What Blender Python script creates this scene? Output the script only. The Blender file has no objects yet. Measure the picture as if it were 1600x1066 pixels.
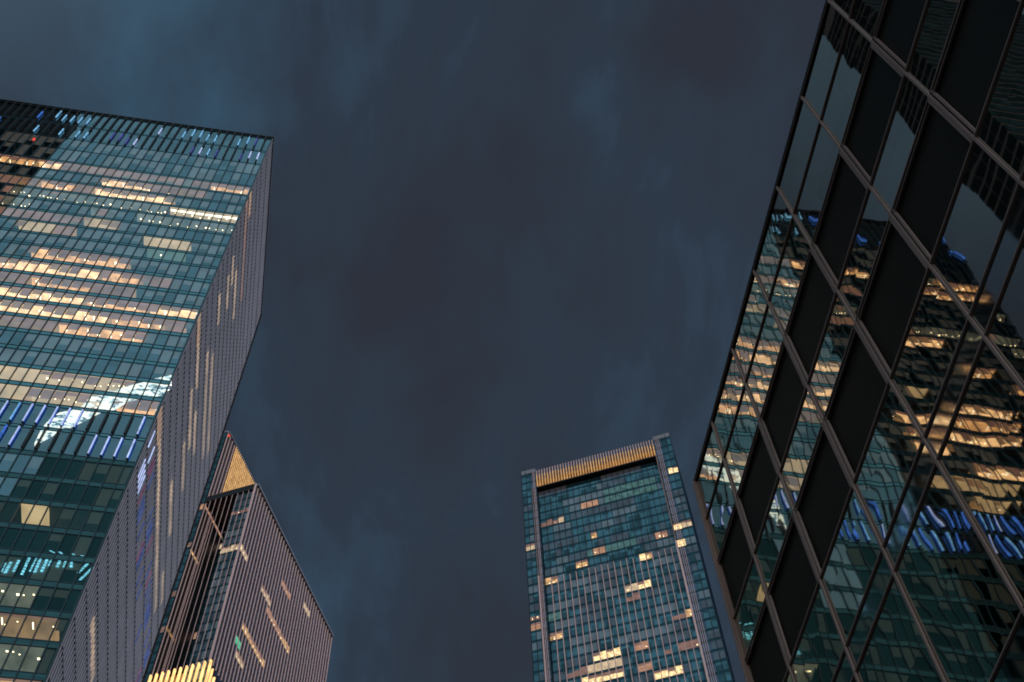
import bpy, math, random
from mathutils import Matrix, Vector

S = bpy.context.scene
COL = S.collection
rnd = random.Random(7)

# ------------------------------------------------------------------ camera
CAM_H = 1.7
F_PX = 1937.9                                # focal length in pixels of a 1600 px wide frame
PITCH, ROLL, HEAD = 1.06972414, -0.05983406, 0.20921399
fwd = Vector((math.cos(PITCH) * math.sin(HEAD), math.cos(PITCH) * math.cos(HEAD), math.sin(PITCH)))
rt = fwd.cross(Vector((0, 0, 1))).normalized()
up = rt.cross(fwd)
cr, sr = math.cos(ROLL), math.sin(ROLL)
R2 = cr * rt + sr * up
U2 = -sr * rt + cr * up
cam = bpy.data.cameras.new('camera')
camo = bpy.data.objects.new('camera', cam)
COL.objects.link(camo)
cam.sensor_width = 36
cam.lens = 36 * F_PX / 1600
cam.clip_start, cam.clip_end = 0.1, 5000
M = Matrix((R2, U2, -fwd)).transposed().to_4x4()
M.translation = (0, 0, CAM_H)
camo.matrix_world = M
S.camera = camo


def ray(x, y):
    return R2 * (x - 800) - U2 * (y - 533) + fwd * F_PX


def px(p):
    """world point (z from the ground) -> pixel of the 1600x1066 frame"""
    d = Vector(p) - Vector((0, 0, CAM_H))
    w = d.dot(fwd)
    if w < 0.1:
        return None
    return (800 + F_PX * d.dot(R2) / w, 533 - F_PX * d.dot(U2) / w)


# ------------------------------------------------------------------ view, sky, city glow lamp
S.view_settings.view_transform = 'Standard'
S.view_settings.look = 'None'
S.view_settings.exposure = 0
S.view_settings.gamma = 1
S.render.engine = 'CYCLES'
S.cycles.use_denoising = True
S.cycles.filter_width = 1.8
S.cycles.max_bounces = 7
S.cycles.glossy_bounces = 4
S.cycles.transparent_max_bounces = 8
S.cycles.sample_clamp_indirect = 3.0

SUN_EL, SUN_AZ = math.radians(7), math.radians(176)      # azimuth from +Y towards +X
world = bpy.data.worlds.new('World')
S.world = world
world.use_nodes = True
wn, wl = world.node_tree.nodes, world.node_tree.links
wn.clear()


def N(nodes, kind, **kw):
    n = nodes.new(kind)
    for k, v in kw.items():
        if k.startswith('i_'):
            n.inputs[k[2:].replace('_', ' ')].default_value = v
        else:
            setattr(n, k, v)
    return n


def math_n(nodes, links, op, a, b=None, clamp=False):
    n = nodes.new('ShaderNodeMath')
    n.operation = op
    n.use_clamp = clamp
    for i, v in enumerate((a, b)):
        if v is None:
            continue
        if isinstance(v, (int, float)):
            n.inputs[i].default_value = v
        else:
            links.new(v, n.inputs[i])
    return n.outputs[0]


tc = wn.new('ShaderNodeTexCoord')
DIR = tc.outputs['Generated']


def blob(x, y, deg, amp):
    d = ray(x, y).normalized()
    v = N(wn, 'ShaderNodeVectorMath', operation='DOT_PRODUCT')
    v.inputs[1].default_value = d
    wl.new(DIR, v.inputs[0])
    m = N(wn, 'ShaderNodeMapRange', interpolation_type='SMOOTHERSTEP')
    m.inputs['From Min'].default_value = math.cos(math.radians(deg))
    m.inputs['From Max'].default_value = 1.0
    m.inputs['To Max'].default_value = amp
    wl.new(v.outputs['Value'], m.inputs['Value'])
    return m.outputs[0]


def lobe(vec, lo, hi, amp):
    v = N(wn, 'ShaderNodeVectorMath', operation='DOT_PRODUCT')
    v.inputs[1].default_value = Vector(vec).normalized()
    wl.new(DIR, v.inputs[0])
    m = N(wn, 'ShaderNodeMapRange', interpolation_type='SMOOTHSTEP')
    m.inputs['From Min'].default_value = lo
    m.inputs['From Max'].default_value = hi
    m.inputs['To Max'].default_value = amp
    wl.new(v.outputs['Value'], m.inputs['Value'])
    return m.outputs[0]


mp = wn.new('ShaderNodeMapping')
mp.inputs['Scale'].default_value = (1.5, 0.8, 0.8)
mp.inputs['Rotation'].default_value = (0, 0, math.radians(-18))
mp.inputs['Location'].default_value = (3.1, 1.7, 0.4)
wl.new(DIR, mp.inputs['Vector'])
nz = N(wn, 'ShaderNodeTexNoise', i_Scale=5.5, i_Detail=9.0, i_Roughness=0.58, i_Distortion=0.3)
wl.new(mp.outputs[0], nz.inputs['Vector'])
val = math_n(wn, wl, 'MULTIPLY_ADD', nz.outputs[0], 1.5)
val.node.inputs[2].default_value = -0.30
for b in (blob(730, 420, 12, -0.16), blob(600, 330, 9, -0.05), blob(1000, 190, 4, 0.16),
          blob(230, 90, 9, 0.26), blob(640, 200, 5, 0.10), blob(480, 640, 7, 0.14), blob(860, 620, 5, 0.10),
          blob(420, 60, 4, -0.14), blob(1190, 150, 8, -0.24), blob(1130, 480, 6, -0.02), blob(700, 950, 6, -0.05),
          blob(880, 60, 5, 0.04)):
    val = math_n(wn, wl, 'ADD', val, b)
ramp = wn.new('ShaderNodeValToRGB')
cr_ = ramp.color_ramp
cr_.elements[0].position = 0.12
cr_.elements[0].color = (0.0262, 0.0315, 0.046, 1)
cr_.elements[1].position = 0.95
cr_.elements[1].color = (0.037, 0.080, 0.128, 1)
e = cr_.elements.new(0.5)
e.color = (0.0275, 0.041, 0.063, 1)
wl.new(val, ramp.inputs[0])
cloud = N(wn, 'ShaderNodeBackground', i_Strength=1.0)
wl.new(ramp.outputs[0], cloud.inputs['Color'])
sky = N(wn, 'ShaderNodeTexSky', sky_type='NISHITA', sun_disc=False)
sky.sun_elevation = math.radians(-4)
sky.sun_rotation = SUN_AZ
nish = N(wn, 'ShaderNodeBackground', i_Strength=0.05)
wl.new(sky.outputs[0], nish.inputs['Color'])
# the last of the dusk, behind the camera, and the city's own glow low over the horizon
dusk = N(wn, 'ShaderNodeBackground')
dusk.inputs['Color'].default_value = (0.47, 0.78, 0.96, 1)
wl.new(lobe((-0.30, -1.0, 1.05), 0.72, 1.0, 0.44), dusk.inputs['Strength'])
glow = N(wn, 'ShaderNodeBackground')
glow.inputs['Color'].default_value = (1.0, 0.70, 0.66, 1)
sep = wn.new('ShaderNodeSeparateXYZ')
wl.new(DIR, sep.inputs[0])
gm = N(wn, 'ShaderNodeMapRange', interpolation_type='SMOOTHSTEP')
gm.inputs['From Min'].default_value = 0.42
gm.inputs['From Max'].default_value = 0.0
gm.inputs['To Max'].default_value = 0.34
wl.new(sep.outputs['Z'], gm.inputs['Value'])
wl.new(gm.outputs[0], glow.inputs['Strength'])
acc = cloud.outputs[0]
side_fill = N(wn, 'ShaderNodeBackground')  # added lobe low at the right, brightens the towers' side faces
side_fill.inputs['Color'].default_value = (0.78, 0.82, 1.0, 1)
wl.new(lobe((1.0, -0.25, 0.10), 0.55, 1.0, 1.0), side_fill.inputs['Strength'])
over = N(wn, 'ShaderNodeBackground')  # added bright sky patch out of frame for the black facade to mirror
over.inputs['Color'].default_value = (0.34, 0.70, 1.0, 1)
wl.new(lobe((-1.75, 0.55, 4.2), math.cos(math.radians(16)), 1.0, 0.075), over.inputs['Strength'])
for o in (nish, dusk, glow, side_fill, over):
    a = wn.new('ShaderNodeAddShader')
    wl.new(acc, a.inputs[0])
    wl.new(o.outputs[0], a.inputs[1])
    acc = a.outputs[0]
wo = wn.new('ShaderNodeOutputWorld')
wl.new(acc, wo.inputs[0])

sun = bpy.data.lights.new('city_glow_sun', 'SUN')
sun.energy = 1.1  # sun lamp stands in for city glow from behind the camera
sun.angle = math.radians(40)
sun.color = (1.0, 0.80, 0.76)
suno = bpy.data.objects.new('city_glow_sun', sun)
COL.objects.link(suno)
sd = Vector((math.sin(SUN_AZ) * math.cos(SUN_EL), math.cos(SUN_AZ) * math.cos(SUN_EL), math.sin(SUN_EL)))
suno.rotation_euler = sd.to_track_quat('Z', 'Y').to_euler()

# ------------------------------------------------------------------ materials
MATS = {}


def new_mat(name):
    m = bpy.data.materials.new(name)
    m.use_nodes = True
    m.node_tree.nodes.clear()
    MATS[name] = m
    return m, m.node_tree.nodes, m.node_tree.links


def out(m, sh):
    o = m.node_tree.nodes.new('ShaderNodeOutputMaterial')
    m.node_tree.links.new(sh, o.inputs[0])


def solid(name, col, rough=0.6, metal=0.0, vary=0.25, scale=0.6):
    """painted or anodised surface with streaky dirt"""
    m, n, l = new_mat(name)
    p = n.new('ShaderNodeBsdfPrincipled')
    p.inputs['Roughness'].default_value = rough
    p.inputs['Metallic'].default_value = metal
    t = n.new('ShaderNodeTexCoord')
    mpg = n.new('ShaderNodeMapping')
    mpg.inputs['Scale'].default_value = (1, 1, 0.25)
    l.new(t.outputs['Object'], mpg.inputs[0])
    z = N(n, 'ShaderNodeTexNoise', i_Scale=scale, i_Detail=5.0)
    l.new(mpg.outputs[0], z.inputs['Vector'])
    mr = n.new('ShaderNodeMapRange')
    mr.inputs['To Min'].default_value = 1 - vary
    mr.inputs['To Max'].default_value = 1 + vary
    l.new(z.outputs[0], mr.inputs[0])
    mix = N(n, 'ShaderNodeVectorMath', operation='SCALE')
    mix.inputs[0].default_value = col
    l.new(mr.outputs[0], mix.inputs['Scale'])
    l.new(mix.outputs[0], p.inputs['Base Color'])
    out(m, p.outputs[0])
    return m


def emit(name, col, strength, noise=0.0, scale=1.0):
    m, n, l = new_mat(name)
    em = n.new('ShaderNodeEmission')
    em.inputs['Color'].default_value = (*col, 1)
    em.inputs['Strength'].default_value = strength
    if noise:
        t = n.new('ShaderNodeTexCoord')
        z = N(n, 'ShaderNodeTexNoise', i_Scale=scale, i_Detail=3.0)
        l.new(t.outputs['Object'], z.inputs['Vector'])
        mr = n.new('ShaderNodeMapRange')
        mr.inputs['From Min'].default_value = 0.3
        mr.inputs['From Max'].default_value = 0.7
        mr.inputs['To Min'].default_value = strength * (1 - noise)
        mr.inputs['To Max'].default_value = strength * (1 + noise)
        l.new(z.outputs[0], mr.inputs[0])
        l.new(mr.outputs[0], em.inputs['Strength'])
    out(m, em.outputs[0])
    m.cycles.emission_sampling = 'NONE'
    return m


def bay_noise(n, l, sx, sy, sz, off=(0, 0, 0)):
    """one random value per bay and storey"""
    t = n.new('ShaderNodeTexCoord')
    a = N(n, 'ShaderNodeVectorMath', operation='ADD')
    a.inputs[1].default_value = off
    l.new(t.outputs['Object'], a.inputs[0])
    sn = N(n, 'ShaderNodeVectorMath', operation='SNAP')
    sn.inputs[1].default_value = (sx, sy, sz)
    l.new(a.outputs[0], sn.inputs[0])
    w = N(n, 'ShaderNodeTexWhiteNoise', noise_dimensions='3D')
    l.new(sn.outputs[0], w.inputs['Vector'])
    return w.outputs['Value']


def glass(name, tint, see, base_fac, step, off=(0, 0, 0), wave=0.0, wscale=1.0, vary=0.2, opaque=None, rough=0.01):
    """coated facade glass: a tinted mirror over a clear (or opaque backed) pane"""
    m, n, l = new_mat(name)
    g = n.new('ShaderNodeBsdfGlossy')
    g.inputs['Roughness'].default_value = rough
    if opaque:
        b = n.new('ShaderNodeBsdfDiffuse')
        b.inputs['Color'].default_value = (*opaque, 1)
    else:
        b = n.new('ShaderNodeBsdfTransparent')
        b.inputs['Color'].default_value = (*see, 1)
    rv = bay_noise(n, l, *step, off)
    mr = n.new('ShaderNodeMapRange')
    mr.inputs['To Min'].default_value = 1 - vary
    mr.inputs['To Max'].default_value = 1 + vary * 0.6
    l.new(rv, mr.inputs[0])
    sc = N(n, 'ShaderNodeVectorMath', operation='SCALE')
    sc.inputs[0].default_value = tint
    l.new(mr.outputs[0], sc.inputs['Scale'])
    l.new(sc.outputs[0], g.inputs['Color'])
    fr = N(n, 'ShaderNodeFresnel', i_IOR=1.5)
    fac = math_n(n, l, 'ADD', fr.outputs[0], base_fac, clamp=True)
    if wave:
        t = n.new('ShaderNodeTexCoord')
        z = N(n, 'ShaderNodeTexNoise', noise_dimensions='4D', i_Scale=wscale, i_Detail=2.0, i_Roughness=0.4)
        l.new(t.outputs['Object'], z.inputs['Vector'])
        l.new(math_n(n, l, 'MULTIPLY', rv, 9.0), z.inputs['W'])
        bp = N(n, 'ShaderNodeBump', i_Strength=1.0, i_Distance=wave)
        l.new(z.outputs[0], bp.inputs['Height'])
        l.new(bp.outputs[0], g.inputs['Normal'])
    mx = n.new('ShaderNodeMixShader')
    l.new(fac, mx.inputs[0])
    l.new(b.outputs[0], mx.inputs[1])
    l.new(g.outputs[0], mx.inputs[2])
    out(m, mx.outputs[0])
    return m


BAY, ST = 1.437, 4.2
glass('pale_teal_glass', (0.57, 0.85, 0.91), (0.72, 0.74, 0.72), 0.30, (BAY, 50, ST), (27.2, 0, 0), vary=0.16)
glass('dark_mirror_glass', (0.10, 0.22, 0.21), (0.62, 0.68, 0.64), 0.26, (BAY, 50, ST), (27.2, 0, 0), vary=0.25)  # darker tint stands for a dark building mirrored in the lower storeys
glass('black_teal_glass', (0.06, 0.12, 0.12), (0.6, 0.64, 0.6), 0.24, (BAY, 50, ST), (27.2, 0, 0), vary=0.25)
glass('teal_spandrel_glass', (0.42, 0.84, 0.88), (1, 1, 1), 0.34, (BAY, 50, 1.0), (27.2, 0, 0), vary=0.14, opaque=(0.012, 0.04, 0.05))
glass('dark_mirror_spandrel', (0.16, 0.32, 0.32), (1, 1, 1), 0.3, (BAY, 50, 1.0), (27.2, 0, 0), vary=0.25, opaque=(0.02, 0.06, 0.06))  # spandrel tint carries the same mirrored dark building
glass('side_ribbon_glass', (0.35, 0.5, 0.6), (1, 1, 1), 0.2, (50, 1.52, ST), vary=0.3, opaque=(0.03, 0.035, 0.045))
glass('tower_window_glass', (0.30, 0.54, 0.60), (1, 1, 1), 0.30, (2.0, 50, 4.125), (0.2, 0, 0.3), vary=0.62, opaque=(0.012, 0.04, 0.05))
glass('tower_spandrel_glass', (0.11, 0.23, 0.27), (1, 1, 1), 0.28, (2.0, 50, 4.125), (0.2, 0, 0.3), vary=0.25, opaque=(0.006, 0.018, 0.022))
glass('bluish_window_glass', (0.24, 0.36, 0.48), (1, 1, 1), 0.28, (50, 2.0, 4.125), vary=0.4, opaque=(0.06, 0.07, 0.10))
glass('blind_window_glass', (0.28, 0.46, 0.52), (1, 1, 1), 0.20, (2.0, 50, 4.125), (0.2, 0, 0.3), vary=0.5, opaque=(0.20, 0.27, 0.30))
glass('grey_window_glass', (0.28, 0.42, 0.48), (1, 1, 1), 0.22, (2.0, 50, 4.125), (0.2, 0, 0.3), vary=0.5, opaque=(0.10, 0.12, 0.14))
glass('black_facade_glass', (0.57, 0.53, 0.46), (1, 1, 1), 0.27, (50, 1.533, 1.19), (0, 0.09, 0.3), wave=0.0075, wscale=0.5, vary=0.10, opaque=(0.006, 0.010, 0.008), rough=0.015)
glass('frosted_facade_glass', (0.50, 0.50, 0.47), (1, 1, 1), 0.30, (50, 1.533, 1.19), (0, 0.09, 0.3), wave=0.005, wscale=0.6, vary=0.1, opaque=(0.045, 0.048, 0.045), rough=0.03)
glass('far_black_glass', (0.09, 0.13, 0.13), (1, 1, 1), 0.2, (2.4, 2.4, 4.0), vary=0.5, opaque=(0.004, 0.008, 0.008))

solid('dark_teal_frame', (0.016, 0.050, 0.062), 0.45, 0.3)
solid('black_frame', (0.006, 0.007, 0.008), 0.5)
solid('interior_dark', (0.03, 0.036, 0.036), 0.9)
solid('ceiling_unlit', (0.05, 0.06, 0.06), 0.9)
solid('blind_shaded', (0.36, 0.38, 0.35), 0.9, vary=0.2, scale=0.4)  # darker copy of the blind for lower storeys, shade put into the colour
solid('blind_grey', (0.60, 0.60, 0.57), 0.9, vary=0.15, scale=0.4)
solid('aluminium_fin', (0.42, 0.46, 0.52), 0.45, 0.0, vary=0.2)
solid('pink_grey_fin', (0.70, 0.56, 0.54), 0.5, 0.0, vary=0.15)
solid('grey_cap', (0.22, 0.26, 0.30), 0.6)
solid('mullion_grey', (0.36, 0.30, 0.265), 0.5, 0.0, vary=0.25, scale=2.0)
solid('bronze_trim', (0.27, 0.20, 0.16), 0.5, 0.0, vary=0.25, scale=2.0)
solid('louvre_black', (0.034, 0.038, 0.026), 0.5, vary=0.35, scale=1.5)
solid('concrete_dark', (0.10, 0.10, 0.10), 0.9)
solid('asphalt', (0.05, 0.05, 0.052), 0.9, vary=0.3, scale=0.3)

emit('ceiling_warm', (1.0, 0.50, 0.20), 1.9, 0.5, 0.8)  # room light on ceilings, walls and blinds is put in as emission
emit('ceiling_bright', (1.0, 0.58, 0.28), 2.8, 0.45, 0.8)
emit('ceiling_cream', (1.0, 0.68, 0.36), 1.05, 0.3, 0.4)
emit('ceiling_dim', (0.75, 0.72, 0.55), 0.30, 0.5, 0.4)
emit('ceiling_green', (0.5, 0.75, 0.5), 0.28, 0.3, 0.4)
emit('ceiling_brown', (0.85, 0.48, 0.24), 0.55, 0.4, 0.5)
emit('room_wall_warm', (1.0, 0.56, 0.26), 0.7, 0.3, 0.4)
emit('blind_lit', (0.70, 0.36, 0.27), 0.62, 0.35, 0.35)
emit('blind_lit_orange', (0.80, 0.44, 0.24), 0.62, 0.3, 0.35)
emit('downlight', (1.0, 0.78, 0.46), 9.0)
emit('downlight_soft', (1.0, 0.80, 0.48), 1.8)
emit('strip_light', (1.0, 0.86, 0.62), 5.0)
emit('led_blue', (0.08, 0.26, 1.0), 0.7, 0.4, 0.8)
emit('led_lavender', (0.52, 0.62, 1.0), 1.0, 0.3, 0.8)
emit('led_violet', (0.20, 0.24, 0.95), 0.32, 0.4, 0.8)
emit('led_cyan', (0.25, 0.62, 1.0), 0.8, 0.4, 0.8)
emit('led_side', (0.24, 0.36, 0.95), 0.24, 0.4, 0.8)
emit('led_magenta', (0.75, 0.30, 0.6), 0.22, 0.4, 0.8)
emit('led_reflection_light', (0.25, 0.75, 1.0), 1.9, 0.7, 4.0)
emit('red_lamp', (1.0, 0.10, 0.06), 0.9)
emit('gold_wash', (1.0, 0.42, 0.09), 0.20, 0.5, 0.35)  # gold light on the crown panels and fins is put in as emission
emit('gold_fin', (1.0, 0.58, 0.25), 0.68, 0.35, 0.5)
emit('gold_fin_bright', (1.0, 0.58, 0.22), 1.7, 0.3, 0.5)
emit('pane_warm', (1.0, 0.60, 0.28), 0.62, 0.55, 0.9)
emit('pane_bright', (1.0, 0.72, 0.36), 1.15, 0.55, 1.1)
emit('pane_cream', (1.0, 0.76, 0.50), 0.60, 0.3, 0.8)
emit('pane_mauve', (0.70, 0.42, 0.36), 0.30, 0.35, 0.6)
emit('pane_peach', (0.95, 0.52, 0.34), 0.46, 0.3, 0.6)
emit('pane_teal', (0.22, 0.48, 0.48), 0.28, 0.4, 0.6)
emit('pane_green', (0.2, 1.0, 0.6), 0.5, 0.4, 0.6)
emit('streak_gold', (1.0, 0.66, 0.36), 1.1, 0.45, 0.4)
emit('streak_orange', (1.0, 0.42, 0.20), 0.6, 0.3, 0.2)
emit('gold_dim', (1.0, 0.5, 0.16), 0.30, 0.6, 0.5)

# reflection of a screen across the street, put in as white-blue emission
m, n, l = new_mat('screen_reflection_light')
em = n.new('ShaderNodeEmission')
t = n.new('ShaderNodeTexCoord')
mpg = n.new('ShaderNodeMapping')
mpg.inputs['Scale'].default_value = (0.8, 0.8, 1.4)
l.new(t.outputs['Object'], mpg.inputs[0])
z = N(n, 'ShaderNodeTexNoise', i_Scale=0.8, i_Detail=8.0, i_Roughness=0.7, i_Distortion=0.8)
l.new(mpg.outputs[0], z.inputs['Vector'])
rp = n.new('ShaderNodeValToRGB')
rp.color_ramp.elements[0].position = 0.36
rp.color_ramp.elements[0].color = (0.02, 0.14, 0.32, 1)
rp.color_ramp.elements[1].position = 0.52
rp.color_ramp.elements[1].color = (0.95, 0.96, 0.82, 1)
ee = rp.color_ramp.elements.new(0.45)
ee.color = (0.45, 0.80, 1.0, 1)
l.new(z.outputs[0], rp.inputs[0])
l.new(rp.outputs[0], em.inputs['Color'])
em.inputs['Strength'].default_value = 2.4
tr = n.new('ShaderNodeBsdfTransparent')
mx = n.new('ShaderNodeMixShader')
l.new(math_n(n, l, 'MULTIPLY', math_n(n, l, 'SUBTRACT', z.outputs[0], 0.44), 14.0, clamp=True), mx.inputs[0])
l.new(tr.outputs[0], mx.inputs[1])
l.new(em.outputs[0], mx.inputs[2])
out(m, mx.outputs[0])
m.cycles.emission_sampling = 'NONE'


# ------------------------------------------------------------------ mesh helper
class MB:
    def __init__(s):
        s.v, s.f, s.m, s.names = [], [], [], []

    def mi(s, name):
        if name not in s.names:
            s.names.append(name)
        return s.names.index(name)

    def poly(s, pts, mat):
        b = len(s.v)
        s.v += [tuple(p) for p in pts]
        s.f.append(tuple(range(b, b + len(pts))))
        s.m.append(s.mi(mat))

    def hexa(s, c, mat, skip=()):
        """c: 8 corners, bottom ring then top ring"""
        b = len(s.v)
        s.v += [tuple(p) for p in c]
        k = s.mi(mat)
        for i, q in enumerate(((0, 3, 2, 1), (4, 5, 6, 7), (0, 1, 5, 4), (1, 2, 6, 5), (2, 3, 7, 6), (3, 0, 4, 7))):
            if i in skip:
                continue
            s.f.append(tuple(b + j for j in q))
            s.m.append(k)

    def box(s, x0, x1, y0, y1, z0, z1, mat):
        s.hexa(((x0, y0, z0), (x1, y0, z0), (x1, y1, z0), (x0, y1, z0),
                (x0, y0, z1), (x1, y0, z1), (x1, y1, z1), (x0, y1, z1)), mat)

    def build(s, name, parent=None):
        me = bpy.data.meshes.new(name)
        me.from_pydata(s.v, [], s.f)
        for nme in s.names:
            me.materials.append(MATS[nme])
        me.polygons.foreach_set('material_index', s.m)
        me.update()
        o = bpy.data.objects.new(name, me)
        COL.objects.link(o)
        if parent:
            o.parent = parent
        return o


def thing(name, label, cat, loc=(0, 0, 0), rz=0.0, group=None):
    o = bpy.data.objects.new(name, None)
    COL.objects.link(o)
    o.location = loc
    o.rotation_euler = (0, 0, rz)
    o['label'] = label
    o['category'] = cat
    if group:
        o['group'] = group
    return o


def area_px(pts):
    """visible area in the frame, 0 when the centre is outside it"""
    q = [px(p) for p in pts]
    if any(a is None for a in q):
        return 0
    cx = sum(a[0] for a in q) / len(q)
    cy = sum(a[1] for a in q) / len(q)
    if not (-5 < cx < 1605 and -5 < cy < 1071):
        return 0
    return abs(sum(q[i][0] * q[(i + 1) % len(q)][1] - q[(i + 1) % len(q)][0] * q[i][1] for i in range(len(q)))) / 2


def lamp_in(pts, mat, mb, rr=random.Random(5)):
    """the uneven light inside a lit pane: a dimmer blind over part of it and the bright lamp itself"""
    if not mat.startswith('pane_') or mat in ('pane_teal', 'pane_green'):
        return
    a, b_, c, d = [Vector(p) for p in pts]
    nrm = (b_ - a).cross(d - a).normalized() * 0.02

    def sub(u0, u1, v0, v1, m_):
        f_ = lambda u, v: a + (b_ - a) * u + (d - a) * v + nrm
        mb.poly([f_(u0, v0), f_(u1, v0), f_(u1, v1), f_(u0, v1)], m_)
    if rr.random() < .6:
        sub(0, 1, rr.uniform(.5, .8), 1, 'pane_mauve' if mat != 'pane_mauve' else 'tower_window_glass')
    if mat in ('pane_warm', 'pane_bright') or rr.random() < .3:
        u, v = rr.uniform(.1, .6), rr.uniform(.05, .3)
        sub(u, u + rr.uniform(.12, .3), v, v + rr.uniform(.1, .25), 'downlight_soft')


def emit_panes(panes, parent, world_of, name='window'):
    """panes: (points, material). The hundred largest in view stand alone, the rest are one part."""
    sc = sorted(((area_px([world_of(p) for p in pts]), i) for i, (pts, _) in enumerate(panes)), reverse=True)
    top = set(i for a, i in sc[:100] if a > 0)
    rest = MB()
    for i, (pts, mat) in enumerate(panes):
        if i in top:
            b = MB()
            b.poly(pts, mat)
            lamp_in(pts, mat, b)
            b.build(name, parent)
        else:
            rest.poly(pts, mat)
            lamp_in(pts, mat, rest)
    if rest.f:
        o = rest.build(name, parent)
        o['kind'] = 'stuff'


# ------------------------------------------------------------------ ground
g = MB()
g.poly([(-2500, -2500, 0), (2500, -2500, 0), (2500, 2500, 0), (-2500, 2500, 0)], 'asphalt')
go = g.build('ground')
go['kind'] = 'structure'

# ================================================================== tower at the left: lit office curtain wall
YA = 84.0
XC = -26.08                 # right corner
XL = -94.0                  # left end
DEPTH = 38.0
Z0 = CAM_H
AT = thing('office_tower', 'tall glass office tower with rows of warm lit windows and blue light fins', 'office tower')
levels = [225.54, 218.2, 211.3, 206.3, 201.0, 196.9, 192.8, 188.7, 184.6, 180.5, 176.5, 172.4, 168.4, 163.9, 159.5, 155.5, 151.6, 147.4,
          143.5, 139.2, 135.0, 130.9, 126.8, 121.9, 117.0, 112.6, 108.4, 104.15, 100.0, 95.9, 91.8, 87.8, 83.7]
while levels[-1] > 6:
    levels.append(levels[-1] - 4.1)
levels = [z + Z0 for z in levels]
LED_ROWS = (0, 1, 22, 23)
PLAIN_ROWS = (2, 3)
mull = [XC]
x = -27.2
while x > XL:
    mull.append(x)
    x -= BAY
NB = len(mull) - 1


def spandrel_h(i):
    return 0.0 if i in PLAIN_ROWS else (0.5 if i in LED_ROWS else (0.55 if i < 13 else 0.78))


def win(i):
    """z range of the window of storey i (the spandrel strip lies above it)"""
    return levels[i + 1] + 0.10, levels[i] - spandrel_h(i) - 0.10


def locate(xp, yp):
    d = ray(xp, yp)
    X, Z = d.x / d.y * YA, d.z / d.y * YA + Z0
    row = min(range(len(levels) - 1), key=lambda i: abs((levels[i] + levels[i + 1]) / 2 - Z))
    bay = max([k for k in range(NB) if mull[k] >= X] or [0])
    return row, bay


# lit runs read off the photograph: x0, y0, x1, y1, kind
RUNS = [
    (-30, 243, 48, 249, 'warm'), (57, 255, 100, 260, 'bright'), (100, 260, 172, 268, 'mauve'),
    (-30, 279, 30, 283, 'mauve'), (32, 285, 62, 288, 'mauve'), (62, 288, 118, 295, 'warm'), (118, 296, 150, 300, 'mauve'),
    (180, 274, 330, 292, 'dimmauve'), (330, 292, 380, 299, 'warm'),
    (155, 286, 240, 297, 'bright'), (240, 298, 310, 306, 'mauve'),
    (145, 300, 262, 313, 'bright'),
    (7, 298, 48, 302, 'dots'), (56, 307, 128, 317, 'dots'), (135, 318, 258, 333, 'dots'), (272, 334, 304, 338, 'strip'),
    (317, 339, 363, 345, 'strip'),
    (-20, 314, 32, 320, 'dots'), (210, 343, 247, 348, 'dots'), (262, 348, 360, 361, 'dots'),
    (138, 334, 166, 338, 'dots'),
    (-10, 328, 25, 332, 'dimmauve'), (40, 334, 112, 343, 'dimmauve'),
    (25, 350, 88, 358, 'cream'), (88, 358, 104, 361, 'mauve'), (140, 347, 176, 352, 'cream'),
    (235, 378, 282, 384, 'flat'), (240, 396, 286, 402, 'green'),
    (45, 396, 185, 412, 'warm'), (-20, 405, 150, 424, 'bright'), (158, 427, 206, 433, 'warm'),
    (-10, 430, 45, 437, 'mauve'), (45, 438, 147, 452, 'warm'), (147, 452, 200, 459, 'mauve'), (220, 438, 262, 444, 'dimmauve'),
    (-20, 452, 138, 474, 'bright'), (138, 472, 240, 484, 'warm'), (240, 482, 312, 492, 'bright'),
    (-20, 480, 175, 500, 'bright'), (175, 499, 237, 507, 'warm'), (255, 509, 275, 512, 'mauve'),
    (-20, 500, 100, 513, 'mauve'), (100, 516, 215, 530, 'warm'),
    (-20, 576, 45, 586, 'flat'), (57, 592, 194, 606, 'creamdots'),
    (-20, 612, 42, 622, 'cream'), (45, 624, 140, 636, 'creamdots'), (188, 640, 245, 648, 'warm'),
    (45, 794, 70, 799, 'flat'), (-20, 968, 84, 980, 'brown'), (-20, 1010, 60, 1022, 'dots'), (-30, 1055, 80, 1070, 'warm'),
    (-20, 925, 40, 930, 'dots'),
]
state = {}
for x0, y0, x1, y1, kd in RUNS:
    r0, b0 = locate(x0, y0)
    r1, b1 = locate(x1, y1)
    rm, _ = locate((x0 + x1) / 2, (y0 + y1) / 2)
    for k in range(min(b0, b1), max(b0, b1) + 1):
        state[(rm, k)] = kd
# floors that are only seen mirrored in the black facade at the right (its glass stands at x = 6)
for x0, x1, yy, kd in ((1345, 1480, 1052, 'cream'), (1296, 1310, 938, 'cream'), (1250, 1600, 640, 'bright'), (1380, 1600, 668, 'warm'),
                       (1370, 1600, 690, 'bright'), (1360, 1600, 762, 'cream'), (1440, 1560, 465, 'warm')):
    for xx in range(x0, x1, 8):
        d = ray(xx, yy + (xx - (x0 + x1) / 2) * 0.09)
        X, Z = 12.0 - d.x / d.y * YA, d.z / d.y * YA + Z0
        row = min(range(len(levels) - 1), key=lambda i: abs((levels[i] + levels[i + 1]) / 2 - Z))
        ks = [k for k in range(NB) if mull[k] >= X >= mull[k + 1]]
        if ks and ks[0] > 24 and row not in LED_ROWS:
            state[(row, ks[0])] = kd
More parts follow.
